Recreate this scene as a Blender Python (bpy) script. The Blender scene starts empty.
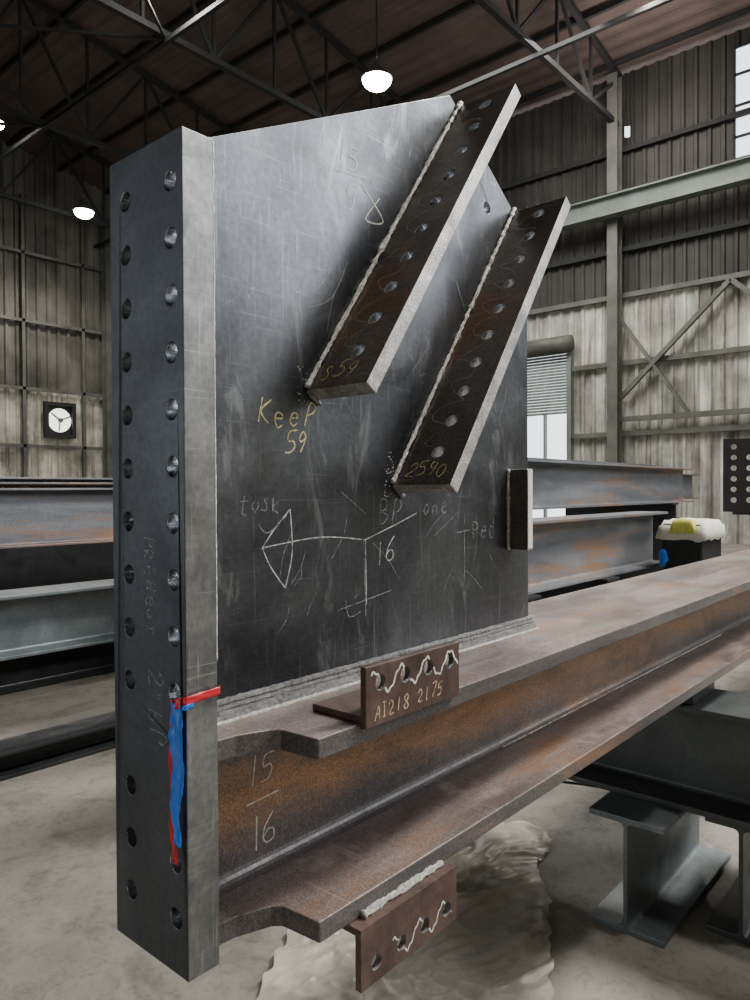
import bpy, bmesh, random
from math import *
from mathutils import Vector, Matrix, noise
random.seed(4)
scn=bpy.context.scene
COL=scn.collection

# ---------------------------------------------------------------- materials
def newmat(name):
    m=bpy.data.materials.new(name); m.use_nodes=True
    nt=m.node_tree; b=nt.nodes['Principled BSDF']
    return m,nt,b
def N(nt,t,**k):
    n=nt.nodes.new(t)
    for a,v in k.items():
        if a in n.inputs: n.inputs[a].default_value=v
        else: setattr(n,a,v)
    return n
def coords(nt,scale=(1,1,1),rot=(0,0,0)):
    tc=N(nt,'ShaderNodeTexCoord'); mp=N(nt,'ShaderNodeMapping')
    mp.inputs['Scale'].default_value=scale; mp.inputs['Rotation'].default_value=rot
    nt.links.new(tc.outputs['Object'],mp.inputs['Vector']); return mp.outputs['Vector']
def noise_t(nt,vec,scale,detail=6,rough=.6,dist=0):
    n=N(nt,'ShaderNodeTexNoise'); n.inputs['Scale'].default_value=scale
    n.inputs['Detail'].default_value=detail; n.inputs['Roughness'].default_value=rough
    n.inputs['Distortion'].default_value=dist
    nt.links.new(vec,n.inputs['Vector']); return n.outputs['Fac']
def ramp(nt,fac,stops):
    r=N(nt,'ShaderNodeValToRGB'); e=r.color_ramp.elements
    while len(e)<len(stops): e.new(.5)
    for i,(p,c) in enumerate(stops):
        e[i].position=p; e[i].color=(c[0],c[1],c[2],1) if hasattr(c,'__len__') else (c,c,c,1)
    nt.links.new(fac,r.inputs['Fac']); return r.outputs['Color']
def mix(nt,fac,a,b,bt='MIX'):
    m=N(nt,'ShaderNodeMix',data_type='RGBA',blend_type=bt)
    for s,v in ((0,fac),(6,a),(7,b)):
        if hasattr(v,'is_linked'): nt.links.new(v,m.inputs[s])
        elif s==0: m.inputs[0].default_value=v
        else: m.inputs[s].default_value=(v[0],v[1],v[2],1)
    return m.outputs[2]
def bump(nt,b,fac,strength,dist):
    n=N(nt,'ShaderNodeBump'); n.inputs['Strength'].default_value=strength; n.inputs['Distance'].default_value=dist
    nt.links.new(fac,n.inputs['Height']); nt.links.new(n.outputs[0],b.inputs['Normal'])
def steel(name,c1,c2,rust=None,rust_amt=.5,metal=.55,r0=.35,r1=.6,scratch=.3,sc=(1,1,1),scl=3,rot=(0,0,0),zband=None,smudge=.0,bmp=.15):
    m,nt,b=newmat(name)
    v=coords(nt,sc,rot); v2=coords(nt)
    col=ramp(nt,noise_t(nt,v,scl,9,.6,.8),[(.34,c1),(.66,c2)])
    sp=ramp(nt,noise_t(nt,v2,90,5,.7),[(.35,.82),(.65,1.15)])
    col=mix(nt,1.0,col,sp,'MULTIPLY')
    if rust is not None:
        rf=ramp(nt,noise_t(nt,v,scl*.9,10,.7,.3),[(rust_amt,0),(rust_amt+.14,1)])
        if zband:
            tc=N(nt,'ShaderNodeTexCoord'); sx=N(nt,'ShaderNodeSeparateXYZ'); nt.links.new(tc.outputs['Object'],sx.inputs[0])
            wob=N(nt,'ShaderNodeMath',operation='MULTIPLY_ADD'); nt.links.new(noise_t(nt,coords(nt,(2,2,6)),3,8,.7),wob.inputs[0]); wob.inputs[1].default_value=.12; nt.links.new(sx.outputs['Z'],wob.inputs[2])
            mr=N(nt,'ShaderNodeMapRange'); nt.links.new(wob.outputs[0],mr.inputs[0]); mr.inputs[1].default_value=0; mr.inputs[2].default_value=.5
            bf=ramp(nt,mr.outputs[0],[(zband[0],0),(zband[1],1),(zband[2],1),(zband[3],0)])
            bf=mix(nt,1.0,bf,ramp(nt,noise_t(nt,coords(nt,(1,1,3)),5,9,.75),[(.36,.2),(.62,1)]),'MULTIPLY')
            rf=mix(nt,1.0,rf,bf,'LIGHTEN')
        col=mix(nt,rf,col,rust)
        gr=ramp(nt,noise_t(nt,v2,260,3,.8),[(.40,.65),(.62,1.35)])
        col=mix(nt,1.0,col,gr,'MULTIPLY')
    if smudge:
        f=ramp(nt,noise_t(nt,coords(nt,(1.6,1.6,.55),(0,.6,0)),5,9,.75,2.2),[(.56,0),(.70,smudge)])
        col=mix(nt,f,col,(.30,.31,.32))
    for k,(s,ro) in enumerate([((4,4,150),(0.3,.5,0)),((140,3,6),(.2,-.7,.2)),((90,3,3),(.0,.9,.0))]):
        vs=coords(nt,s,ro)
        f=ramp(nt,noise_t(nt,vs,1.6,5,.6),[(.62,0),(.74,scratch)])
        col=mix(nt,f,col,(c2[0]*1.8+.03,c2[1]*1.8+.03,c2[2]*1.8+.03))
    nt.links.new(col,b.inputs['Base Color'])
    b.inputs['Metallic'].default_value=metal
    rr=ramp(nt,noise_t(nt,v2,4,10,.72,1.2),[(.34,r0),(.66,r1)])
    nt.links.new(rr,b.inputs['Roughness'])
    bump(nt,b,noise_t(nt,v2,120,6,.7),bmp,.002)
    return m
def plain(name,c,rough=.6,metal=0,var=.25,scl=8,bmp=0):
    m,nt,b=newmat(name)
    v=coords(nt)
    d=tuple(x*(1-var) for x in c); l=tuple(min(1,x*(1+var)) for x in c)
    nt.links.new(ramp(nt,noise_t(nt,v,scl,6,.6),[(.3,d),(.7,l)]),b.inputs['Base Color'])
    b.inputs['Roughness'].default_value=rough; b.inputs['Metallic'].default_value=metal
    if bmp: bump(nt,b,noise_t(nt,v,scl*6,4),bmp,.01)
    return m
def chalk(name,c,lo,hi):
    m,nt,b=newmat(name); v=coords(nt)
    b.inputs['Base Color'].default_value=(*c,1); b.inputs['Roughness'].default_value=.9
    nt.links.new(ramp(nt,noise_t(nt,v,110,5,.7),[(.35,lo),(.65,hi)]),b.inputs['Alpha'])
    return m
def emis(name,c,s):
    m,nt,b=newmat(name)
    b.inputs['Base Color'].default_value=(*c,1)
    b.inputs['Emission Color'].default_value=(*c,1); b.inputs['Emission Strength'].default_value=s
    return m

M_plate=steel('mill_scale_plate',(.05,.055,.064),(.12,.127,.142),scratch=.45,metal=.85,r0=.25,r1=.46,smudge=.6,bmp=.08)
M_endf=steel('end_plate_steel',(.045,.05,.06),(.09,.098,.114),scratch=.2,metal=.8,r0=.32,r1=.5,bmp=.08)
M_ende=steel('end_plate_edge',(.13,.135,.14),(.27,.275,.28),scratch=.5,metal=.7,r0=.3,r1=.5,scl=12)
M_fin=steel('fin_steel',(.085,.074,.07),(.2,.18,.168),rust=(.24,.13,.075),rust_amt=.53,scratch=.4,metal=.65,r0=.28,r1=.5)
M_cut=steel('sawn_edge',(.25,.25,.25),(.55,.54,.52),rust=(.28,.18,.12),rust_amt=.56,scratch=.5,metal=.5,scl=14)
M_beam=steel('rusty_beam',(.07,.068,.078),(.18,.16,.155),rust=(.36,.21,.115),rust_amt=.57,metal=.4,sc=(.5,1,2.2),scratch=.3,r0=.33,r1=.55,zband=(.30,.42,.5,.62))
M_flange=steel('rusty_flange',(.11,.088,.08),(.29,.24,.225),rust=(.28,.15,.085),rust_amt=.55,metal=.4,sc=(.6,3,1),r0=.33,r1=.55,scratch=.5)
M_clip=steel('clip_rust',(.06,.038,.032),(.14,.09,.075),scratch=.3,metal=.4,scl=12)
M_grey=steel('grey_beam',(.10,.12,.13),(.18,.205,.215),metal=.35,scratch=.15)
M_brown=steel('stock_beam',(.09,.10,.12),(.22,.23,.25),rust=(.34,.17,.07),rust_amt=.52,metal=.35,sc=(.25,1,2.5),scl=2)
M_dark=steel('dark_beam',(.012,.014,.016),(.03,.033,.036),metal=.3,scratch=.1)
M_green=steel('primer_beam',(.03,.036,.036),(.06,.07,.07),metal=.2,scratch=.1)
M_black=plain('black_steel',(.012,.012,.014),.5)
M_hole=plain('bored_steel',(.45,.47,.5),.25,.95,.3,60)
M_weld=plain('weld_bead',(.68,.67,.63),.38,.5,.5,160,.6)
M_weldd=plain('weld_bead_grey',(.24,.24,.24),.35,.7,.5,120,.6)
M_chalkw=chalk('white_chalk',(.78,.8,.79),.1,.8)
M_chalkf=chalk('faint_chalk',(.6,.63,.65),.0,.42)
M_chalky=chalk('yellow_paint_marker',(.8,.74,.34),.25,1)
M_chalko=chalk('orange_paint_marker',(.8,.6,.4),.2,1)
M_marker=chalk('marker_white',(.85,.85,.82),.5,1)
M_paper=plain('paper_white',(.7,.7,.64),.8,0,.15,40)
M_yell=plain('yellow_cloth',(.6,.6,.12),.8,0,.2,30)
M_blue=plain('blue_ribbon',(.01,.17,.8),.35,0,.3,30)
M_red=plain('red_ribbon',(.6,.015,.03),.35,0,.3,30)
M_truss=plain('truss_paint',(.013,.014,.015),.8,0)
M_girder=plain('girder_paint',(.13,.155,.14),.6,.1,.3,1.5)
M_column=plain('column_paint',(.085,.088,.078),.6,.1,.4,1.5)

def wall_mat(name,zsplit,low1,low2,up1,up2):
    m,nt,b=newmat(name)
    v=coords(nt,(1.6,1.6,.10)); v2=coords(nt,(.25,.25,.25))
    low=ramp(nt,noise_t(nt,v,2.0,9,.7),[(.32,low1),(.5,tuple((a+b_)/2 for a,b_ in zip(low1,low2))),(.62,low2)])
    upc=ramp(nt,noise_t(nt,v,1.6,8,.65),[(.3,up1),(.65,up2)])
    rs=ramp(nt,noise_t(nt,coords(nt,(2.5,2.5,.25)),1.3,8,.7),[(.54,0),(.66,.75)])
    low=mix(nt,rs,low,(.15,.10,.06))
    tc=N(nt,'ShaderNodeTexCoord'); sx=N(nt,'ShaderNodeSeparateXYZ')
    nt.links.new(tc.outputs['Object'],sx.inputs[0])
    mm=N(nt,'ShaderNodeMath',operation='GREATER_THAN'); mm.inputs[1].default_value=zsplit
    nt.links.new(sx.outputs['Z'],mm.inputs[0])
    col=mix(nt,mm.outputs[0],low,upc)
    dirt=ramp(nt,noise_t(nt,v2,2.5,8,.6),[(.35,.3),(.6,1)])
    col=mix(nt,1.0,col,dirt,'MULTIPLY')
    nt.links.new(col,b.inputs['Base Color']); b.inputs['Roughness'].default_value=.7
    return m
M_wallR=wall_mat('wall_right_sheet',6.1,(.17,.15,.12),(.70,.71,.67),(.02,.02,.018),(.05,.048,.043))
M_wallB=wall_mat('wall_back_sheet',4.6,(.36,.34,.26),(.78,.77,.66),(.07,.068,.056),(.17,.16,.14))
M_roof=plain('roof_deck',(.085,.062,.056),.8,0,.35,.7)

m,nt,b=newmat('concrete'); v=coords(nt)
c=ramp(nt,noise_t(nt,v,1.1,10,.65,.4),[(.3,(.15,.14,.12)),(.55,(.25,.235,.205)),(.75,(.34,.32,.29))])
st=ramp(nt,noise_t(nt,v,5,10,.75,.5),[(.36,.45),(.5,1)])
c=mix(nt,.7,c,st,'MULTIPLY')
ck=ramp(nt,noise_t(nt,v,22,8,.8,1),[(.40,.6),(.48,1)])
c=mix(nt,.6,c,ck,'MULTIPLY'); nt.links.new(c,b.inputs['Base Color'])
b.inputs['Roughness'].default_value=.65; bump(nt,b,noise_t(nt,v,30,8),.3,.01); M_conc=m
m,nt,b=newmat('plastic_sheet'); v=coords(nt)
nt.links.new(ramp(nt,noise_t(nt,v,6,9,.7),[(.3,(.36,.33,.27)),(.7,(.62,.59,.52))]),b.inputs['Base Color'])
b.inputs['Roughness'].default_value=.36; b.inputs['Alpha'].default_value=.85; M_sheet=m

# ---------------------------------------------------------------- helpers
def link(o,parent=None):
    COL.objects.link(o)
    if parent: o.parent=parent
    return o
def empty(name):
    e=bpy.data.objects.new(name,None); COL.objects.link(e); return e
def mesh_obj(name,bm,mats,parent=None,smooth=False):
    me=bpy.data.meshes.new(name); bm.normal_update(); bm.to_mesh(me); bm.free()
    for mt in (mats if isinstance(mats,(list,tuple)) else [mats]): me.materials.append(mt)
    if smooth:
        for p in me.polygons: p.use_smooth=True
    return link(bpy.data.objects.new(name,me),parent)
def box(bm,x0,x1,y0,y1,z0,z1,mi=0):
    vs=[bm.verts.new((x,y,z)) for x in (x0,x1) for y in (y0,y1) for z in (z0,z1)]
    for f in ((0,1,3,2),(4,6,7,5),(0,4,5,1),(2,3,7,6),(0,2,6,4),(1,5,7,3)):
        bm.faces.new([vs[i] for i in f]).material_index=mi
    return vs
def member(bm,p,q,w,h=None,mi=0):
    p=Vector(p);q=Vector(q);h=h or w
    d=(q-p).normalized(); up=Vector((0,0,1)) if abs(d.z)<.95 else Vector((0,1,0))
    s=d.cross(up).normalized(); u=s.cross(d)
    vs=[bm.verts.new(a+s*i*w/2+u*j*h/2) for a in (p,q) for i,j in ((-1,-1),(1,-1),(1,1),(-1,1))]
    for f in ((3,2,1,0),(4,5,6,7),(0,1,5,4),(1,2,6,5),(2,3,7,6),(3,0,4,7)):
        bm.faces.new([vs[i] for i in f]).material_index=mi
def bevel(o,w=.0015,seg=2):
    md=o.modifiers.new('bevel','BEVEL'); md.width=w; md.segments=seg; md.limit_method='ANGLE'; md.angle_limit=radians(50)
def frame(o,ax,ay,az):
    M=Matrix.Identity(4)
    for i,a in enumerate((ax,ay,az)):
        a=Vector(a)
        for r in range(3): M[r][i]=a[r]
    for r in range(3): M[r][3]=o[r]
    return M
def plate(name,outline,holes,th,M,mats,parent=None,bev=.0014,edge_mat=None,hole_mat=None):
    """flat plate: outline in local xy, extruded th along local z from 0, real through holes (x,y,r)"""
    cu=bpy.data.curves.new(name,'CURVE'); cu.dimensions='2D'; cu.fill_mode='BOTH'; cu.extrude=th/2
    def sp(pts):
        s=cu.splines.new('POLY'); s.points.add(len(pts)-1)
        for i,p in enumerate(pts): s.points[i].co=(p[0],p[1],0,1)
        s.use_cyclic_u=True
    sp(outline)
    for hx,hy,hr in holes: sp([(hx+hr*cos(a*pi/14),hy+hr*sin(a*pi/14)) for a in range(28)])
    tmp=bpy.data.objects.new('tmp',cu); COL.objects.link(tmp)
    dg=bpy.context.evaluated_depsgraph_get()
    me=bpy.data.meshes.new_from_object(tmp.evaluated_get(dg))
    bpy.data.objects.remove(tmp)
    bm=bmesh.new(); bm.from_mesh(me); bmesh.ops.remove_doubles(bm,verts=bm.verts,dist=1e-5)
    bmesh.ops.translate(bm,verts=bm.verts,vec=(0,0,th/2))
    bmesh.ops.recalc_face_normals(bm,faces=bm.faces)
    for f in bm.faces:
        f.material_index=0; f.smooth=False
        if abs(f.normal.z)<.5:
            c=f.calc_center_median(); f.material_index=1
            for hx,hy,hr in holes:
                if (c.x-hx)**2+(c.y-hy)**2<(hr*1.1)**2: f.material_index=2
    bmesh.ops.transform(bm,matrix=M,verts=bm.verts)
    bmesh.ops.recalc_face_normals(bm,faces=bm.faces)
    o=mesh_obj(name,bm,[mats,edge_mat or mats,hole_mat or M_hole],parent)
    if bev: bevel(o,bev)
    return o
def prism(name,prof,x0,x1,mat,parent=None,M=None):
    """profile (y,z) list extruded along x"""
    bm=bmesh.new(); a=[bm.verts.new((x0,p[0],p[1])) for p in prof]; b_=[bm.verts.new((x1,p[0],p[1])) for p in prof]
    n=len(prof)
    for i in range(n): bm.faces.new((a[i],a[(i+1)%n],b_[(i+1)%n],b_[i]))
    bm.faces.new(a[::-1]); bm.faces.new(b_)
    if M: bmesh.ops.transform(bm,matrix=M,verts=bm.verts)
    bmesh.ops.recalc_face_normals(bm,faces=bm.faces)
    return mesh_obj(name,bm,mat,parent)
def hprof(w,d,tf,tw,r=.015,zb=0):
    h=w/2;t=tw/2; P=[(-h,zb),(h,zb),(h,zb+tf)]
    def arc(cy,cz,a0,a1): return [(cy+r*cos(radians(a0+(a1-a0)*i/4)),cz+r*sin(radians(a0+(a1-a0)*i/4))) for i in range(5)]
    P+=arc(t+r,zb+tf+r,270,180)+arc(t+r,zb+d-tf-r,180,90)
    P+=[(h,zb+d-tf),(h,zb+d),(-h,zb+d),(-h,zb+d-tf)]
    P+=arc(-t-r,zb+d-tf-r,90,0)+arc(-t-r,zb+tf+r,0,-90)+[(-h,zb+tf)]
    return P
def hbeam(name,x0,x1,yc,zb,w,d,mat,tf=.02,tw=.014,alongY=False):
    M=None
    if alongY: # x-> y axis; here x0,x1 are y range and yc is x position
        M=Matrix(((0,-1,0,yc),(1,0,0,0),(0,0,1,0),(0,0,0,1))); o=prism(name,hprof(w,d,tf,tw,zb=zb),x0,x1,mat,M=M)
    else: o=prism(name,hprof(w,d,tf,tw,zb=zb),x0,x1,mat,M=Matrix.Translation((0,yc,0)))
    bevel(o,.003); return o
def bead(name,p,q,r,mat,parent,amp=.35,n=None):
    """weld bead: rippled tube"""
    p=Vector(p);q=Vector(q);L=(q-p).length;n=n or int(L/.004)
    d=(q-p).normalized();up=Vector((0,0,1)) if abs(d.z)<.9 else Vector((0,1,0))
    s=d.cross(up).normalized();u=s.cross(d)
    bm=bmesh.new();rings=[]
    for i in range(n+1):
        c=p+d*L*i/n
        rr=r*(1+amp*noise.noise(c*90)+.12*sin(i*2.1))
        c=c+s*r*.3*noise.noise(c*40+Vector((5,0,0)))
        rings.append([bm.verts.new(c+(s*cos(a*pi/4)+u*sin(a*pi/4))*rr) for a in range(8)])
    for i in range(n):
        for a in range(8): bm.faces.new((rings[i][a],rings[i][(a+1)%8],rings[i+1][(a+1)%8],rings[i+1][a]))
    bm.faces.new(rings[0][::-1]);bm.faces.new(rings[-1])
    return mesh_obj(name,bm,mat,parent,True)

# chalk stroke font, unit box
G={'0':[[(.3,0),(.05,.3),(.08,.75),(.3,1),(.55,.75),(.55,.3),(.3,0)]],
'1':[[(.3,1),(.25,0)]],
'2':[[(.05,.75),(.25,1),(.5,.85),(.45,.55),(.05,.02),(.6,.05)]],
'5':[[(.6,1.05),(.15,.98),(.12,.6),(.4,.6),(.55,.35),(.4,.05),(.05,.05)]],
'6':[[(.45,1),(.15,.6),(.05,.2),(.25,0),(.5,.15),(.45,.4),(.2,.42),(.08,.25)]],
'7':[[(.05,.95),(.55,1),(.2,0)]],
'8':[[(.3,.5),(.05,.75),(.3,1),(.5,.78),(.3,.5),(.08,.2),(.3,0),(.55,.2),(.3,.5)]],
'9':[[(.5,.7),(.25,.5),(.08,.72),(.3,1),(.5,.8),(.45,.4),(.3,0)]],
'A':[[(0,0),(.3,1),(.55,0)],[(.1,.4),(.5,.4)]],
'B':[[(.1,0),(.1,1),(.45,.9),(.4,.6),(.1,.52),(.55,.35),(.45,.05),(.1,0)]],
'P':[[(.1,0),(.12,1),(.5,.9),(.48,.6),(.1,.5)]],
'R':[[(.1,0),(.12,1),(.5,.9),(.45,.6),(.1,.5),(.55,0)]],
'E':[[(.5,1),(.1,1),(.1,0),(.5,0)],[(.1,.5),(.4,.5)]],
'F':[[(.5,1),(.1,1),(.1,0)],[(.1,.5),(.4,.5)]],
'H':[[(.1,0),(.1,1)],[(.5,0),(.5,1)],[(.1,.5),(.5,.5)]],
'K':[[(.12,0),(.12,1)],[(.6,.95),(.14,.45),(.6,0)]],
'S':[[(.5,.9),(.25,1),(.1,.75),(.45,.4),(.35,.05),(.05,.1)]],
'I':[[(.25,0),(.25,1)],[(.1,1),(.4,1)],[(.1,0),(.4,0)]],
'e':[[(.1,.35),(.5,.4),(.4,.65),(.15,.6),(.08,.25),(.3,0),(.55,.12)]],
'a':[[(.5,.6),(.2,.6),(.08,.25),(.3,0),(.5,.3),(.5,.6),(.55,0)]],
't':[[(.3,.95),(.25,.1),(.5,0)],[(.08,.65),(.5,.68)]],
's':[[(.45,.6),(.15,.55),(.4,.28),(.3,0),(.05,.05)]],
'k':[[(.12,0),(.12,1)],[(.5,.6),(.14,.3),(.5,0)]],
'o':[[(.3,0),(.08,.3),(.3,.62),(.5,.3),(.3,0)]],
'n':[[(.1,0),(.1,.6)],[(.1,.45),(.35,.62),(.45,.4),(.48,0)]],
'd':[[(.5,1),(.48,0)],[(.48,.5),(.2,.6),(.08,.25),(.3,0),(.48,.15)]],
'"':[[(.2,1),(.18,.75)],[(.4,1),(.38,.75)]],'/':[[(.0,-.1),(.55,1.05)]],' ':[]}
def smooth_pts(pts):
    if len(pts)<3: 
        a,b_=pts; return [tuple(a[k]+(b_[k]-a[k])*i/6 for k in range(len(a))) for i in range(7)]
    out=[]
    P=[pts[0]]+list(pts)+[pts[-1]]
    for i in range(1,len(P)-2):
        for j in range(5):
            t=j/5
            out.append(tuple(.5*((2*P[i][k])+(-P[i-1][k]+P[i+1][k])*t+(2*P[i-1][k]-5*P[i][k]+4*P[i+1][k]-P[i+2][k])*t*t+(-P[i-1][k]+3*P[i][k]-3*P[i+1][k]+P[i+2][k])*t**3) for k in range(2)))
    out.append(pts[-1]); return out
def ribbon_marks(name,strokes,M,w,mat,parent,raw=False,holes=()):
    """flat chalk lines lying on a surface (local xy plane of M), broken where a bolt hole is"""
    bm=bmesh.new()
    for pts in strokes:
        q=pts if raw else smooth_pts(pts)
        prev=None
        for i,p in enumerate(q):
            if any((p[0]-hx)**2+(p[1]-hy)**2<(hr+.001)**2 for hx,hy,hr in holes): prev=None; continue
            a=Vector(q[max(i-1,0)]).to_2d(); c=Vector(q[min(i+1,len(q)-1)]).to_2d(); d=(c-a)
            if d.length<1e-7: continue
            d.normalize(); n=Vector((-d.y,d.x)); ww=w*.5*(1+.5*noise.noise(Vector((p[0]*200,p[1]*200,0))))
            v0=bm.verts.new((p[0]+n.x*ww,p[1]+n.y*ww,0)); v1=bm.verts.new((p[0]-n.x*ww,p[1]-n.y*ww,0))
            if prev: bm.faces.new((prev[0],prev[1],v1,v0))
            prev=(v0,v1)
    bmesh.ops.transform(bm,matrix=M,verts=bm.verts)
    return mesh_obj(name,bm,mat,parent)
def text_strokes(txt,x,y,s,adv=.72,slant=0.12,dy=0):
    out=[]
    for ch in txt:
        s2=s*random.uniform(.88,1.12); yj=y+s*random.uniform(-.1,.1); sl=slant+random.uniform(-.12,.12)
        for st in G[ch]: out.append([(x+s2*(px+sl*py+random.uniform(-.03,.03)),yj+s2*(py+random.uniform(-.03,.03))) for px,py in st])
        x+=s*adv*random.uniform(.92,1.08); y+=dy
    return out

# ================================================================ fabricated assembly
ASM=empty('fabricated_steel_beam')
T=.0508; W=.181; H=1.130
holes=[]
for i in range(14):
    z=1.0666-.0762*i
    if i!=10: holes.append((.1385,z,.0135))
    holes.append((.0277,z,.0135))
plate('end_plate',[(0,0),(W,0),(W,H),(0,H)],holes,T,frame((0,0,0),(0,1,0),(0,0,1),(1,0,0)),M_endf,ASM,edge_mat=M_ende,bev=.0015)
bead('end_plate_corner_glint',(T-.0004,.0006,.42),(T-.0004,.0006,H-.003),.0011,M_weld,ASM,.6)  # bright strip modelled to stand in for the glint on the bevel
# beam levels
zt=.309; zb=.0235; tf=.030; YN=-.100; YF=.281; XS=.145
# gusset plate
gz=[(T,zt),(1.052,zt),(1.048,1.272),(.722,1.486),(T,1.150)]
plate('gusset_plate',gz,[(.866,1.29,.013)],.025,frame((0,.078,0),(1,0,0),(0,0,1),(0,1,0)),M_plate,ASM,edge_mat=M_cut)
Mf=lambda z: frame((0,0,z),(1,0,0),(0,1,0),(0,0,1))
LX=9.5
fo=[(T,.003),(.08,.0),(.128,-.018),(.139,-.030),(XS,YN),(LX,YN),(LX,YF),(XS,YF),(.139,.211),(.128,.199),(.08,.181),(T,.178)]
plate('top_flange',fo,[],tf,Mf(zt-tf),M_flange,ASM,edge_mat=M_beam,bev=.002)
plate('bottom_flange',fo,[],tf,Mf(zb),M_flange,ASM,edge_mat=M_beam,bev=.002)
r=.022;y0,y1=.080,.101;za,zc=zb+tf,zt-tf
def arc(cy,cz,a0,a1): return [(cy+r*cos(radians(a0+(a1-a0)*i/6)),cz+r*sin(radians(a0+(a1-a0)*i/6))) for i in range(7)]
prof=arc(y0-r,za+r,270,360)+arc(y0-r,zc-r,0,90)+arc(y1+r,zc-r,90,180)+arc(y1+r,za+r,180,270)
prism('beam_web',prof,T,LX,M_beam,ASM)
# bracing fins
dA=Vector((.5762,0,.8173))
nrm=Vector((.8173,0,-.5762))
for nm,root in (('brace_lug_a',(.297,.822)),('brace_lug_b',(.523,.662))):
    O=Vector((root[0],.078,root[1]))
    M=frame(O,dA,(0,-1,0),nrm)
    L=.80; P=.136
    hs=[(.077+.0762*i,.078,.0135) for i in range(10)]
    plate(nm,[(0,0),(L,0),(L,P),(.0,P)],hs,.028,M,M_fin,ASM,edge_mat=M_cut,hole_mat=M_hole)
    e=O+dA*L
    bead(nm+'_weld',O+Vector((-.003,-.004,.004)),e+Vector((-.003,-.004,.004)),.0045,M_weld,ASM,.7)
    bead(nm+'_end_weld',O+Vector((-.002,-.004,-.002)),O+Vector((.03,-.004,-.022)),.004,M_weldd,ASM,.7)
    Ms=frame(O-nrm*.0006,dA,(0,-1,0),-nrm)
    sq=[];
    for k in range(0,300):
        t=k/299; s=.06+.70*t; sq.append((s+.008*sin(t*77),.060+.027*sin(t*2*pi*10+sin(t*9))+.006*sin(t*31)))
    ribbon_marks(nm+'_marker_line',[sq],Ms,.0022,M_chalkf,ASM,raw=True,holes=hs)
    Ml=frame(O-nrm*.0006+dA*.012,(0,-1,0),dA,-nrm)
    ribbon_marks(nm+'_part_number',text_strokes('S59' if nm[-1]=='a' else '2590',.022,.008,.032,.75),Ml,.0018,M_chalky,ASM)
bm=bmesh.new()
for cx,cz in ((.290,.83),(.514,.67),(.52,.70),(.735,1.44)):
    for k in range(16):
        p=Vector((cx+random.uniform(-.014,.010),.0778,cz+random.uniform(-.03,.03)))
        bmesh.ops.create_icosphere(bm,subdivisions=1,radius=random.uniform(.0006,.0018),matrix=Matrix.Translation(p))
mesh_obj('weld_spatter',bm,M_weld,ASM,True)
# gusset / flange multipass weld
for k,(yy,zz,rr) in enumerate([(.0755,.334,.0055),(.073,.326,.0055),(.069,.318,.0055),(.063,.312,.0055)]):
    bead('gusset_weld_%d'%(k+1),(T,yy,zz),(1.06,yy,zz),rr,M_weldd,ASM,.3)
bead('gusset_weld_toe',(T,.056,.310),(1.06,.056,.310),.003,M_weld,ASM,.6)
bead('gusset_weld_return',(1.058,.07,.316),(1.058,.12,.316),.009,M_weld,ASM,.5)
bead('end_plate_weld',(T+.003,.074,.34),(T+.003,.074,1.15),.005,M_plate,ASM,.3)
bead('web_fillet_line',(.9,.0605,.058),(2.6,.0605,.058),.0018,M_weld,ASM,.8)
# clip angles
def clip(nm,x0,x1,yo,z0,z1,inner,zl,hz,th=.011):
    hs=[(x0+.034+i*(x1-x0-.062)/3,hz,.0115) for i in range(4)]
    plate(nm,[(x0,z0),(x1,z0),(x1,z1),(x0,z1)],hs,th,frame((0,yo,0),(1,0,0),(0,0,1),(0,1,0)),M_clip,ASM,edge_mat=M_clip,hole_mat=M_weldd)
    plate(nm+'_leg',[(x0-.0,yo+th*.8),(x1,yo+th*.8),(x1,inner),(x0,inner)],[],th,Mf(zl),M_clip,ASM)
    return hs
hu=clip('upper_clip_angle',.231,.472,YN-.0115,.302,.3935,.0,.3095,.3655)
hl=clip('lower_clip_angle',.204,.443,-.124,-.066,.0235,-.03,.0122,-.037)
bead('upper_clip_weld',(.24,YN+.002,.3235),(.47,YN+.002,.3235),.004,M_weld,ASM,.5)
bead('upper_clip_face_weld',(.235,YN-.003,.302),(.47,YN-.003,.302),.003,M_weld,ASM,.5)
bead('lower_clip_weld',(.23,YN-.004,.0275),(.43,YN-.004,.0275),.0055,M_weld,ASM,.5)
plate('erection_lug',[(.51,0),(.70,0),(.70,.05),(.51,.05)],[],.024,frame((.958,.078,0),(0,0,1),(0,-1,0),(1,0,0)),M_fin,ASM,edge_mat=M_cut)
bm=bmesh.new(); box(bm,.9595,.9805,.0268,.0276,.515,.697); mesh_obj('paper_tag',bm,M_paper,ASM)
bead('erection_lug_weld',(.953,.076,.51),(.953,.076,.70),.004,M_weld,ASM,.5)

# chalk on gusset
MG=frame((0,.0772,0),(1,0,0),(0,0,1),(0,-1,0))
ribbon_marks('yellow_note',text_strokes('KeeP',.187,.758,.036,.88,.25)+text_strokes('59',.245,.715,.034,.8,.25),MG,.0026,M_chalky,ASM)
ribbon_marks('faint_note',text_strokes('tosk',.150,.618,.030,.75,.1)+[[(.19,.60),(.21,.585),(.25,.612)]]
   +text_strokes('one',.62,.600,.036,.8)+text_strokes('Ped',.80,.54,.042,.8)+text_strokes('BP',.48,.585,.05,.8,.1)
   +[[(.77,.60),(.77,.45)],[(.74,.56),(.80,.565)],[(.37,.44),(.52,.46)],[(.44,.56),(.445,.42)],[(.39,.455),(.40,.425),(.43,.43)]]
   +[[(.17,.95),(.22,1.0),(.30,.98),(.36,1.05),(.33,1.1)],[(.30,.96),(.36,.99),(.40,1.06)]]
   +[[(.74,1.10),(.80,1.02),(.86,1.08),(.93,.98)]],MG,.0022,M_chalkf,ASM)
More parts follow.
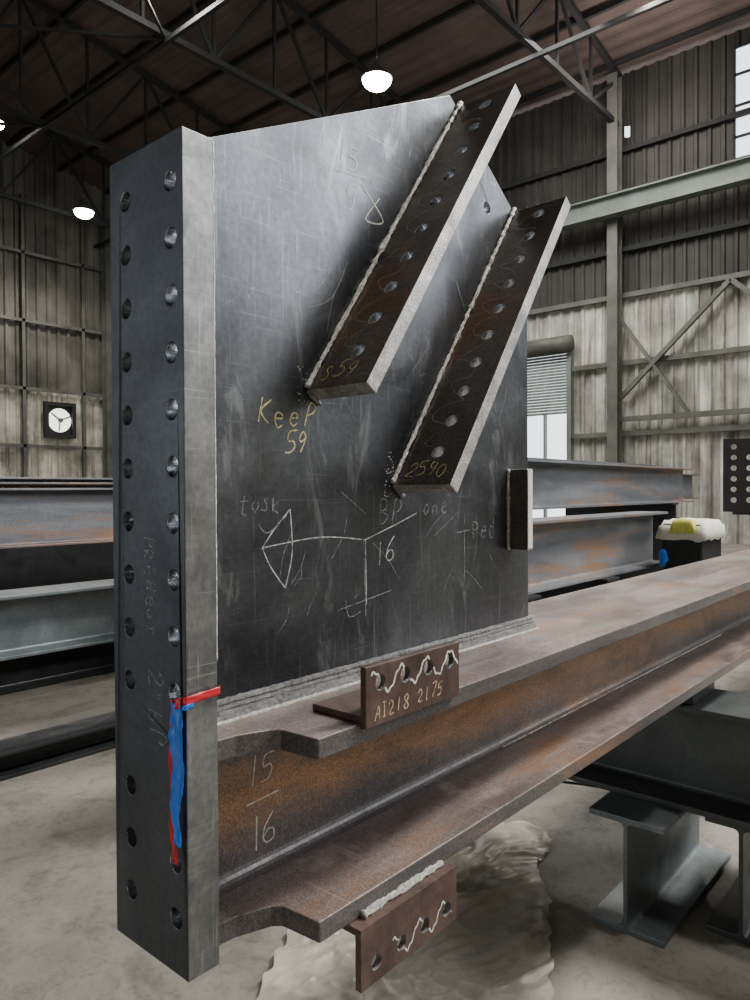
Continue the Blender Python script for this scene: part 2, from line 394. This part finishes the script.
ribbon_marks('chalk_arrow',[[(.198,.562),(.33,.572),(.444,.561)],[(.444,.561),(.53,.585),(.60,.606)],[(.198,.562),(.225,.592),(.258,.622)],[(.258,.622),(.262,.55),(.246,.493)],[(.246,.493),(.215,.53),(.198,.562)]]
   +text_strokes('16',.474,.515,.048,.6,.1)+[[(.445,.56),(.446,.50),(.447,.44)]],MG,.0021,M_chalkw,ASM)
ribbon_marks('chalk_fraction',text_strokes('1',.375,1.235,.04)+text_strokes('5',.40,1.23,.045)+[[(.37,1.215),(.45,1.225)]]+text_strokes('5',.39,1.155,.05)+[[(.44,1.21),(.50,1.16),(.45,1.15),(.49,1.20)]],MG,.0026,M_marker,ASM)
rub=[]
for k in range(34):
    cx=random.uniform(.12,.95);cz=random.uniform(.42,1.2);a=random.choice((.5,.9,1.2,2.4))+random.uniform(-.2,.2);l=random.uniform(.03,.14)
    rub.append([(cx,cz),(cx+l*.5*cos(a)+random.uniform(-.01,.01),cz+l*.5*sin(a)),(cx+l*cos(a),cz+l*sin(a))])
ribbon_marks('plate_scuffs',rub,MG,.0011,M_chalkf,ASM)
MW=frame((0,.0792,0),(1,0,0),(0,0,1),(0,-1,0))
ribbon_marks('web_chalk',text_strokes('15',.165,.185,.045,.5,.1)+[[(.165,.160),(.23,.164)]]+text_strokes('16',.168,.086,.05,.5,.1),MW,.0024,M_marker,ASM)
MC=frame((0,YN-.0122,0),(1,0,0),(0,0,1),(0,-1,0))
wav=[[(.243+.0008*k,.3665+.0165*sin(k*.078+.9)+.002*sin(k*.37)) for k in range(280)]]
ribbon_marks('clip_marker_wave',wav,MC,.0032,M_marker,ASM,raw=True,holes=hu)
ribbon_marks('clip_part_number',text_strokes('AI218',.250,.313,.020,.85)+text_strokes('2175',.355,.315,.020,.85),MC,.0018,M_chalko,ASM)
ML=frame((0,-.1247,0),(1,0,0),(0,0,1),(0,-1,0))
wav=[[(.275+.0006*k,-.037+.0155*sin(k*.06+1.2)+.002*sin(k*.3)) for k in range(255)]]
ribbon_marks('lower_clip_marker_wave',wav,ML,.0026,M_marker,ASM,raw=True,holes=hl)
ME=frame((-.0006,0,0),(0,0,-1),(0,-1,0),(-1,0,0))
ribbon_marks('end_plate_note',text_strokes('PREHeat',-.590,-.098,.024,.85,0,.0012)+text_strokes('2"BP',-.405,-.088,.032,.85,0,.001),ME,.0018,M_chalkf,ASM)
MTf=frame((0,0,zt+.0006),(1,0,0),(0,1,0),(0,0,1))
ribbon_marks('flange_chalk',text_strokes('25',1.9,-.03,.1)+text_strokes('BP15',2.2,.0,.11),MTf,.006,M_chalkf,ASM)

# flagging ribbon
RB=empty('flagging_ribbon')
def strip(name,path,wid,mat):
    bm=bmesh.new();prev=None
    n=40
    for i in range(n+1):
        t=i/n*(len(path)-1);k=min(int(t),len(path)-2);f=t-k
        c=Vector(path[k]).lerp(Vector(path[k+1]),f); 
        wv=Vector(wid(t/(len(path)-1)))
        row=[]
        for s in (-.5,-.25,0,.25,.5):
            off=-.003-.004*abs(noise.noise(c*55+Vector((s*2,0,0))))-.0015*sin(s*7+i*.4)
            row.append(bm.verts.new(c+wv*s+(Vector((off,0,0)) if abs(wv.y)>.002 else Vector((off*.2,off*.3,0)))))
        if prev:
            for j in range(4): bm.faces.new((prev[j],prev[j+1],row[j+1],row[j]))
        prev=row
    o=mesh_obj(name,bm,mat,RB,True); sm=o.modifiers.new('solid','SOLIDIFY'); sm.thickness=.0006
strip('blue_tail',[(-.004,.013,.372),(-.006,.010,.33),(-.007,.006,.28),(-.008,.010,.22),(-.008,.007,.186)],lambda t:(0,.022+.006*sin(t*5),.002),M_blue)
strip('red_tail',[(-.003,.022,.375),(-.004,.023,.31),(-.004,.025,.25),(-.005,.022,.19),(-.007,.012,.160)],lambda t:(0,.007+.003*sin(t*9),.001),M_red)
strip('red_knot',[(-.006,.020,.365),(-.008,.012,.372),(-.006,.004,.374)],lambda t:(.002,.0,.014),M_red)
strip('red_band',[(-.003,.004,.374),(-.003,-.002,.376),(.02,-.003,.378),(.052,-.003,.380),(.056,.004,.381)],lambda t:(0,.0,.013-.003*t),M_red)
strip('blue_fold',[(-.005,.020,.358),(-.006,.008,.366),(-.004,-.003,.368),(.008,-.004,.370)],lambda t:(0,.0,.007),M_blue)

# ================================================================ shop building
FZ=-.80
bm=bmesh.new(); box(bm,-7,20.3,-8,28.3,FZ-.2,FZ); mesh_obj('floor',bm,M_conc)

def corrugated(bm,along,fixed,a0,a1,z0,z1,pitch=.32,depth=.05,inward=-1):
    n=max(1,int((a1-a0)/pitch)); prof=[]
    for i in range(n):
        p=a0+(a1-a0)*i/n; w=(a1-a0)/n
        prof+=[(p,0),(p+w*.55,0),(p+w*.65,1),(p+w*.9,1)]
    prof.append((a1,0))
    def P(a,o,z): 
        f=fixed+inward*o*depth
        return (f,a,z) if along=='y' else (a,f,z)
    prev=None
    for a,o in prof:
        r_=(bm.verts.new(P(a,o,z0)),bm.verts.new(P(a,o,z1)))
        if prev: bm.faces.new((prev[0],r_[0],r_[1],prev[1]))
        prev=r_
EX=20.; EY=28.
bm=bmesh.new()
corrugated(bm,'y',EX,-8,9.15,FZ,8.9); corrugated(bm,'y',EX,9.15,10.7,4.85,8.9); corrugated(bm,'y',EX,10.7,28,FZ,8.9)
corrugated(bm,'y',EX,4.6,7.35,8.9,12.4); corrugated(bm,'y',EX,7.35,7.5,8.9,10.6);corrugated(bm,'y',EX,7.35,7.5,10.9,12.4); corrugated(bm,'y',EX,7.5,28,8.9,12.4)
corrugated(bm,'y',EX,-8,2.6,8.9,12.4); corrugated(bm,'y',EX,2.6,4.6,12.0,12.4)
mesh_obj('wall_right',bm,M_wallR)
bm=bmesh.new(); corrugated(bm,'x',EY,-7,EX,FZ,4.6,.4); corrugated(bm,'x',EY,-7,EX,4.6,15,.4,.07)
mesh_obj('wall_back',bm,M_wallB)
bm=bmesh.new(); corrugated(bm,'y',-7,-8,4,FZ,12.8,.4,.05,1); corrugated(bm,'y',-7,4,8,4.0,12.8,.4,.05,1); corrugated(bm,'y',-7,8,28,FZ,12.8,.4,.05,1); mesh_obj('wall_left',bm,M_wallB)  # gap is an added, unseen opening that reflects in the end plate
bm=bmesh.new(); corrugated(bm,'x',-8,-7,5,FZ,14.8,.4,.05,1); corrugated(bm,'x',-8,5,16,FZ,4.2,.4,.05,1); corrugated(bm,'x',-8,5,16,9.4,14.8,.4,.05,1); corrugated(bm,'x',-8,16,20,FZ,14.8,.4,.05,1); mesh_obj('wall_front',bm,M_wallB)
# roof
bm=bmesh.new()
rx=7.0; rz=14.6; ez=12.4
n=120; prev=None
for i in range(n+1):
    a=rx+(EX+.1-rx)*i/n; z=rz-(rz-ez)*i/n+.05*((i//2)%2)
    r_=(bm.verts.new((a,-8.1,z)),bm.verts.new((a,28.1,z)))
    if prev: bm.faces.new((prev[0],r_[0],r_[1],prev[1]))
    prev=r_
bm.faces.new([bm.verts.new(p) for p in [(-7.1,-8.1,12.4),(rx,-8.1,rz),(rx,28.1,rz),(-7.1,28.1,12.4)]])
mesh_obj('ceiling',bm,M_roof)
def roofz(x): return rz-(rz-ez)*abs(x-rx)/(EX-rx)-.12
ys=[1.6,7.6,13.6,19.6,25.6]
for k,y in enumerate(ys):
    bm=bmesh.new(); xs=[-6.9+i*(26.8)/14 for i in range(15)]
    zbch=10.9
    member(bm,(-6.9,y,zbch),(19.9,y,zbch),.14)
    member(bm,(-6.9,y,roofz(-6.9)),(rx,y,roofz(rx)),.14); member(bm,(rx,y,roofz(rx)),(19.9,y,roofz(19.9)),.14)
    for i,x in enumerate(xs):
        member(bm,(x,y,zbch),(x,y,roofz(x)),.07)
        if i<14: 
            if i%2: member(bm,(x,y,zbch),(xs[i+1],y,roofz(xs[i+1])),.08)
            else: member(bm,(x,y,roofz(x)),(xs[i+1],y,zbch),.08)
    mesh_obj('roof_truss',bm,M_truss)
bm=bmesh.new()
for i in range(14):
    x=-6+i*1.95
    member(bm,(x,-7.9,roofz(x)+.04),(x,27.9,roofz(x)+.04),.10,.14)
for x in (2,9,15):
    member(bm,(x,-7.9,10.75),(x,27.9,10.75),.10)
for j in range(1,4):
    for xa,xb in ((2,9),):
        member(bm,(xa,ys[j],10.8),(xb,ys[j+1],10.8),.06); member(bm,(xb,ys[j],10.8),(xa,ys[j+1],10.8),.06)
mesh_obj('roof_purlins',bm,M_truss)
gd=empty('crane_girder')
o=prism('girder',hprof(.35,.55,.04,.03,zb=8.15),-7.9,27.8,M_girder,gd,M=Matrix(((0,-1,0,19.1),(1,0,0,0),(0,0,1,0),(0,0,0,1))))
bm=bmesh.new(); box(bm,19.05,19.15,-7.9,27.8,8.7,8.78); mesh_obj('rail',bm,M_truss,gd)
for y in (1.6,7.6,13.6,19.6):
    o=prism('steel_column',hprof(.3,.36,.03,.02,zb=0),FZ,12.2,M_column,M=Matrix(((0,0,1,19.35),(0,1,0,y),(1,0,0,0),(0,0,0,1))))
for x in (2,9,15.35):
    o=prism('steel_column',hprof(.3,.36,.03,.02,zb=0),FZ,12.2,M_column,M=Matrix(((0,1,0,x),(0,0,1,27.4),(1,0,0,0),(0,0,0,1))))
bm=bmesh.new()
for z in (2.2,4.2,6.1): member(bm,(19.85,-7.9,z),(19.85,9.0 if z<4.8 else 27.8,z),.12,.14)
for z in (2.2,4.2): member(bm,(19.85,10.9,z),(19.85,27.8,z),.12,.16)
member(bm,(19.7,7.5,3.2),(19.7,4.6,6.0),.12); member(bm,(19.7,4.6,6.0),(19.7,1.7,3.2),.12)
member(bm,(19.7,7.5,2.6),(19.7,1.7,2.6),.14)
member(bm,(19.7,7.5,5.4),(19.7,5.6,2.6),.09)
mesh_obj('wall_bracing',bm,M_column)
bm=bmesh.new()
for z in (7.4,10.2): member(bm,(19.85,-7.9,z),(19.85,27.8,z),.12,.14)
mesh_obj('upper_wall_girts',bm,M_truss)
bm=bmesh.new()
for z in (2.4,4.6,7.2,9.8): member(bm,(-6.9,27.8,z),(19.8,27.8,z),.12,.12)
for x in (5.5,12,14.4): member(bm,(x,27.8,FZ),(x,27.8,12),.12)
mesh_obj('girt_rails',bm,M_column)
D=empty('door_1')
bm=bmesh.new()
for k in range(22):
    z=2.9+k*.09; box(bm,19.86,19.9,9.18,10.67,z,z+.075)
mesh_obj('curtain',bm,M_girder,D)
bm=bmesh.new(); box(bm,19.75,19.95,9.03,9.17,FZ,4.85); box(bm,19.75,19.95,10.68,10.82,FZ,4.85); box(bm,19.8,19.95,9.9,9.96,FZ,2.9); mesh_obj('jambs',bm,M_girder,D)
bm=bmesh.new(); bmesh.ops.create_cone(bm,cap_ends=True,segments=24,radius1=.24,radius2=.24,depth=1.9,matrix=Matrix.Translation((19.65,9.92,4.95))@Matrix.Rotation(pi/2,4,'X')); mesh_obj('roll_housing',bm,M_column,D,True)
Wd=empty('window_1'); bm=bmesh.new()
for y in (2.6,3.1,3.6,4.1,4.6): member(bm,(20,y,8.9),(20,y,12),.06)
for z in (8.9,9.7,10.5,11.3,12.0): member(bm,(20,2.6,z),(20,4.6,z),.06)
mesh_obj('muntins',bm,M_truss,Wd)
Wf=empty('added_window'); bm=bmesh.new()  # unseen window, added to place a bright reflection on the gusset
for k in range(12): member(bm,(5+k,-8,4.2),(5+k,-8,9.4),.08)
for z in (4.2,5.2,6.25,7.3,8.35,9.4): member(bm,(5,-8,z),(16,-8,z),.06)
mesh_obj('muntins',bm,M_truss,Wf)
FN=empty('exhaust_fan'); bm=bmesh.new()
for a,b_ in (((12.7,13.95),(2.75,2.9)),((12.7,13.95),(4.0,4.15)),((12.7,12.85),(2.9,4.0)),((13.8,13.95),(2.9,4.0))):
    box(bm,a[0],a[1],27.55,27.75,b_[0],b_[1])
mesh_obj('housing',bm,M_black,FN)
bm=bmesh.new(); box(bm,12.85,13.8,27.72,27.76,2.9,4.0); mesh_obj('recess',bm,M_black,FN)
bm=bmesh.new()
bmesh.ops.create_circle(bm,cap_ends=True,segments=32,radius=.47,matrix=Matrix.Translation((13.33,27.68,3.45))@Matrix.Rotation(pi/2,4,'X'))
mesh_obj('daylight_disc',bm,emis('fan_daylight',(1,1,.97),1.8),FN)
bm=bmesh.new()
for k in range(3):
    a=k*2*pi/3+.4; member(bm,(13.33,27.63,3.45),(13.33+.44*cos(a),27.63,3.45+.44*sin(a)),.03,.06)
bmesh.ops.create_cone(bm,cap_ends=True,segments=16,radius1=.09,radius2=.09,depth=.1,matrix=Matrix.Translation((13.33,27.6,3.45))@Matrix.Rotation(pi/2,4,'X'))
mesh_obj('blades',bm,M_girder,FN)

# high bay lamps: dark spun reflector with a bright lens bulging below it
M_lampE=emis('lamp_glow',(1,.97,.9),60)
M_shade=plain('lamp_shade',(.1,.1,.1),.5,.3)
def lamp(x,y,z,p=1500,rr=.33):
    L=empty('high_bay_lamp'); bm=bmesh.new()
    pr=[(.05,.50),(.09,.46),(.12,.36),(.2,.26),(rr*.9,.1),(rr+.03,.02),(rr+.02,.0)]
    rg=[[bm.verts.new((x+r_*cos(a*pi/12),y+r_*sin(a*pi/12),z+h)) for a in range(24)] for r_,h in pr]
    for i in range(len(rg)-1):
        for a in range(24): bm.faces.new((rg[i][a],rg[i][(a+1)%24],rg[i+1][(a+1)%24],rg[i+1][a]))
    mesh_obj('reflector',bm,M_shade,L,True)
    bm=bmesh.new(); bmesh.ops.create_uvsphere(bm,u_segments=24,v_segments=14,radius=rr,matrix=Matrix.Translation((x,y,z-.02))@Matrix.Diagonal((1,1,.62,1)))
    mesh_obj('lens',bm,M_lampE,L,True)
    bm=bmesh.new(); member(bm,(x,y,z+.45),(x,y,roofz(x)),.03); mesh_obj('stem',bm,M_truss,L)
    ld=bpy.data.lights.new('lamp_light','SPOT'); ld.energy=p; ld.shadow_soft_size=.35; ld.color=(1,.95,.85); ld.spot_size=radians(150); ld.spot_blend=.6
    lo=bpy.data.objects.new('light',ld); lo.location=(x,y,z-.45); link(lo,L)
for x,y,z,rr in ((13.5,11.2,10.9,.36),(12.6,24.2,10.6,.33),(8.4,12.3,11.6,.3),(15.0,4.9,11.4,.3),(8.2,20.8,11.0,.25),(3,-4,11,.3),(9,-3,11,.3)): lamp(x,y,z,1300,rr)

# ================================================================ stock & supports
def stand(x,y0,y1,z1):
    return hbeam('support_stand',y0,y1,x,FZ,.22,z1-FZ,M_black,alongY=True)
for x in (-1.4,3.2): stand(x,3.3,4.2,-.30)
hbeam('steel_beam',-2.5,4.0,3.6,-.30,.30,.36,M_grey)
hbeam('steel_beam',-2.5,3.9,3.1,FZ,.22,.14,M_dark)
hbeam('steel_beam',-2.5,5.2,4.75,FZ,.3,.30,M_dark)
hbeam('steel_beam',-2.5,5.2,5.4,FZ,.3,.45,M_dark)
for x in (.2,4.9,8): stand(x,5.85,7.6,.14)
hbeam('steel_beam',-2,8.5,6.1,.14,.30,.54,M_brown)
hbeam('steel_beam',-2,8.5,6.6,.14,.30,.60,M_brown)
hbeam('steel_beam',-2,8.5,7.2,.14,.30,.66,M_brown)
hbeam('steel_beam',-2,8.5,9.2,FZ,.30,1.55,M_dark)
for x in (3.4,4.6): stand(x,1.35,2.1,-.0)
hbeam('steel_beam',1.5,5.9,1.55,0,.28,.45,M_brown)
for x in (3.0,9.2): stand(x,2.45,4.0,.46)
hbeam('steel_beam',2.2,9.9,2.6,.46,.28,.46,M_brown)
hbeam('steel_beam',2.2,9.9,3.1,.46,.28,.52,M_brown)
hbeam('steel_beam',3.0,13.5,3.6,.46,.28,.44,M_brown)
# supports under the main beam
hbeam('support_beam',-1.9,1.4,2.08,-.419,.30,.349,M_green,alongY=True)
bm=bmesh.new(); box(bm,1.96,2.20,-.03,.22,-.07,zb); o=mesh_obj('shim_block',bm,M_dark); bevel(o,.004)
hbeam('support_stub',1.76,2.5,.12,FZ,.25,.38,M_grey)
hbeam('support_stub',1.95,2.6,-.18,FZ,.22,.38,M_green)
hbeam('support_stub',2.0,2.5,1.3,FZ,.22,.38,M_green)
stand(7.5,-.1,.3,zb)
CP=empty('bolted_bracket')
plate('bracket_plate',[(0,0),(.5,0),(.5,.35),(.3,.62),(.0,.62)],[(.08,.1+.09*i,.022) for i in range(6)]+[(.2,.1+.09*i,.022) for i in range(5)],.03,frame((6.1,1.02,.45),(.35,-.93,0),(0,0,1),(.93,.35,0)),M_black,CP,edge_mat=M_column,hole_mat=M_paper)
hb=prism('bracket_stub',hprof(.3,.5,.03,.02,zb=0),0,1.3,M_black,CP,M=Matrix.Translation((6.3,.85,-.05)))
bm=bmesh.new(); box(bm,6.35,7.5,.75,.95,FZ,-.05); mesh_obj('bracket_base',bm,M_black,CP)
WM=empty('covered_welding_machine')
XO=.42
bm=bmesh.new(); box(bm,5.0+XO,5.5+XO,.98,1.3,FZ+.15,.37); o=mesh_obj('body',bm,M_black,WM); bevel(o,.02,3)
bm=bmesh.new(); box(bm,4.985+XO,5.0+XO,1.02,1.26,.05,.27); o=mesh_obj('front_panel',bm,M_dark,WM); bevel(o,.004)
for k,(x,y) in enumerate(((5.06,1.03),(5.44,1.03),(5.06,1.25),(5.44,1.25))):
    bm=bmesh.new(); bmesh.ops.create_cone(bm,cap_ends=True,segments=20,radius1=.085,radius2=.085,depth=.05,matrix=Matrix.Translation((x+XO,y,FZ+.085))@Matrix.Rotation(pi/2,4,'X')); mesh_obj('wheel_%d'%k,bm,M_black,WM)
def cloth(nm,cx,cy,cz,wx,wy,drop,mat,sd):
    bm=bmesh.new(); n=15; g=[[None]*n for _ in range(n)]
    for i in range(n):
        for j in range(n):
            u=(i/(n-1)-.5);v_=(j/(n-1)-.5); e=max(abs(u),abs(v_))
            k=max(0,(e-.40)/.10); x=cx+u*wx*(1-.06*k);y=cy+v_*wy*(1-.06*k); z=cz-drop*k*(1+.15*noise.noise(Vector((x*12,y*12,3+sd))))+.010*noise.noise(Vector((x*12,y*12,sd)))
            g[i][j]=bm.verts.new((x,y,z))
    for i in range(n-1):
        for j in range(n-1): bm.faces.new((g[i][j],g[i+1][j],g[i+1][j+1],g[i][j+1]))
    o=mesh_obj(nm,bm,mat,WM,True); s=o.modifiers.new('s','SOLIDIFY'); s.thickness=.006
cloth('cloth_cover',5.25+XO,1.14,.395,.60,.42,.15,M_paper,0)
cloth('yellow_rag',5.00+XO,1.12,.405,.14,.20,.10,M_yell,5)
bm=bmesh.new(); bmesh.ops.create_icosphere(bm,subdivisions=3,radius=.045,matrix=Matrix.Translation((4.96+XO,1.27,.10))@Matrix.Diagonal((.5,.8,1.6,1)))
for v in bm.verts: v.co+=v.normal*.015*noise.noise(v.co*30)
mesh_obj('blue_rag',bm,M_blue,WM,True)

# plastic sheet on floor: crumpled, facetted creases
bm=bmesh.new(); NX,NY=200,140; g=[]
def cr(q):
    d=noise.voronoi(q)[0]; return min(d[1]-d[0],.35)
for i in range(NX+1):
    row=[]
    for j in range(NY+1):
        u=i/NX;v_=j/NY
        jx=.09*noise.noise(Vector((v_*5,0,3)))+.02*noise.noise(Vector((v_*25,0,3))); jy=.07*noise.noise(Vector((u*6,7,0)))+.02*noise.noise(Vector((u*25,7,0)))
        x=.95+1.30*u-.35*v_+jx; y=-.06+.74*u+.75*v_+jy
        q=Vector((x*1.0+y*1.8,y*1.4-x*1.0,.3))
        q=q+Vector((noise.noise(q*2),noise.noise(q*2+Vector((9,0,0))),0))*.25
        h=(.35-cr(q*2.2))*.04+(.35-cr(q*5.5+Vector((3,1,0))))*.028+(.35-cr(Vector((q.x*16,q.y*8,2))))*.014
        row.append(bm.verts.new((x,y,FZ+.002+h)))
    g.append(row)
for i in range(NX):
    for j in range(NY): bm.faces.new((g[i][j],g[i+1][j],g[i+1][j+1],g[i][j+1]))
mesh_obj('plastic_sheet',bm,M_sheet,None,True)
cu=bpy.data.curves.new('air_hose','CURVE'); cu.dimensions='3D'; cu.bevel_depth=.006
s=cu.splines.new('NURBS'); pts=[(1.6,1.75),(2.0,1.65),(2.4,1.5),(2.9,.65),(2.8,.45),(3.1,.1),(3.6,-.1)]
s.points.add(len(pts)-1)
for i,p in enumerate(pts): s.points[i].co=(p[0],p[1],FZ+.006,1)
s.use_endpoint_u=True; cu.materials.append(M_black); link(bpy.data.objects.new('air_hose',cu))

# ================================================================ light
w=bpy.data.worlds.new('sky'); scn.world=w; w.use_nodes=True
bg=w.node_tree.nodes['Background']; bg.inputs[0].default_value=(.88,.94,1,1); bg.inputs[1].default_value=2.8
def area(name,loc,tgt,size,p,col=(1,1,1)):
    ld=bpy.data.lights.new(name,'AREA'); ld.energy=p; ld.size=size; ld.color=col
    o=bpy.data.objects.new(name,ld); o.location=loc
    o.rotation_euler=(Vector(tgt)-Vector(loc)).to_track_quat('-Z','Y').to_euler(); link(o)
area('grazing_key',(6.5,-3.2,8.5),(.8,0,.4),2.0,1400,(1,.96,.91))  # added area light raking the gusset; the roof has no skylight
area('front_opening_fill',(9,-7.7,6.6),(1,0,.4),4.0,650,(.98,.98,1))  # added area light boosting the glow from the unseen front opening
area('left_opening_fill',(-6.8,6,2),(0,0,.6),3.0,40,(.9,.95,1))  # added fill at the unseen left opening, lifts the end plate face
area('roof_light',(13,8,10.5),(16,9,0),5,900,(1,.97,.92))
pl=bpy.data.lights.new('roof_fill','POINT'); pl.energy=350; pl.shadow_soft_size=.5; pl.color=(1,.88,.8)  # added point light with no fixture, brightens the right of the roof
po=bpy.data.objects.new('roof_fill',pl); po.location=(17.3,6.4,10.6); link(po)

# ================================================================ camera
C=Vector((-0.56656,-0.81977,0.65377))
R=Vector((0.65347376,-0.75693466,-0.00468605));U=Vector((0.01396681,0.00586765,0.99988524));F=Vector((0.7568203,0.65346422,-0.01440632))
cd=bpy.data.cameras.new('camera'); cd.sensor_fit='VERTICAL'; cd.sensor_height=36; cd.lens=36*.734; cd.clip_start=.02; cd.clip_end=200
co=bpy.data.objects.new('camera',cd); COL.objects.link(co)
co.matrix_world=Matrix(((R.x,U.x,-F.x,C.x),(R.y,U.y,-F.y,C.y),(R.z,U.z,-F.z,C.z),(0,0,0,1)))
scn.camera=co
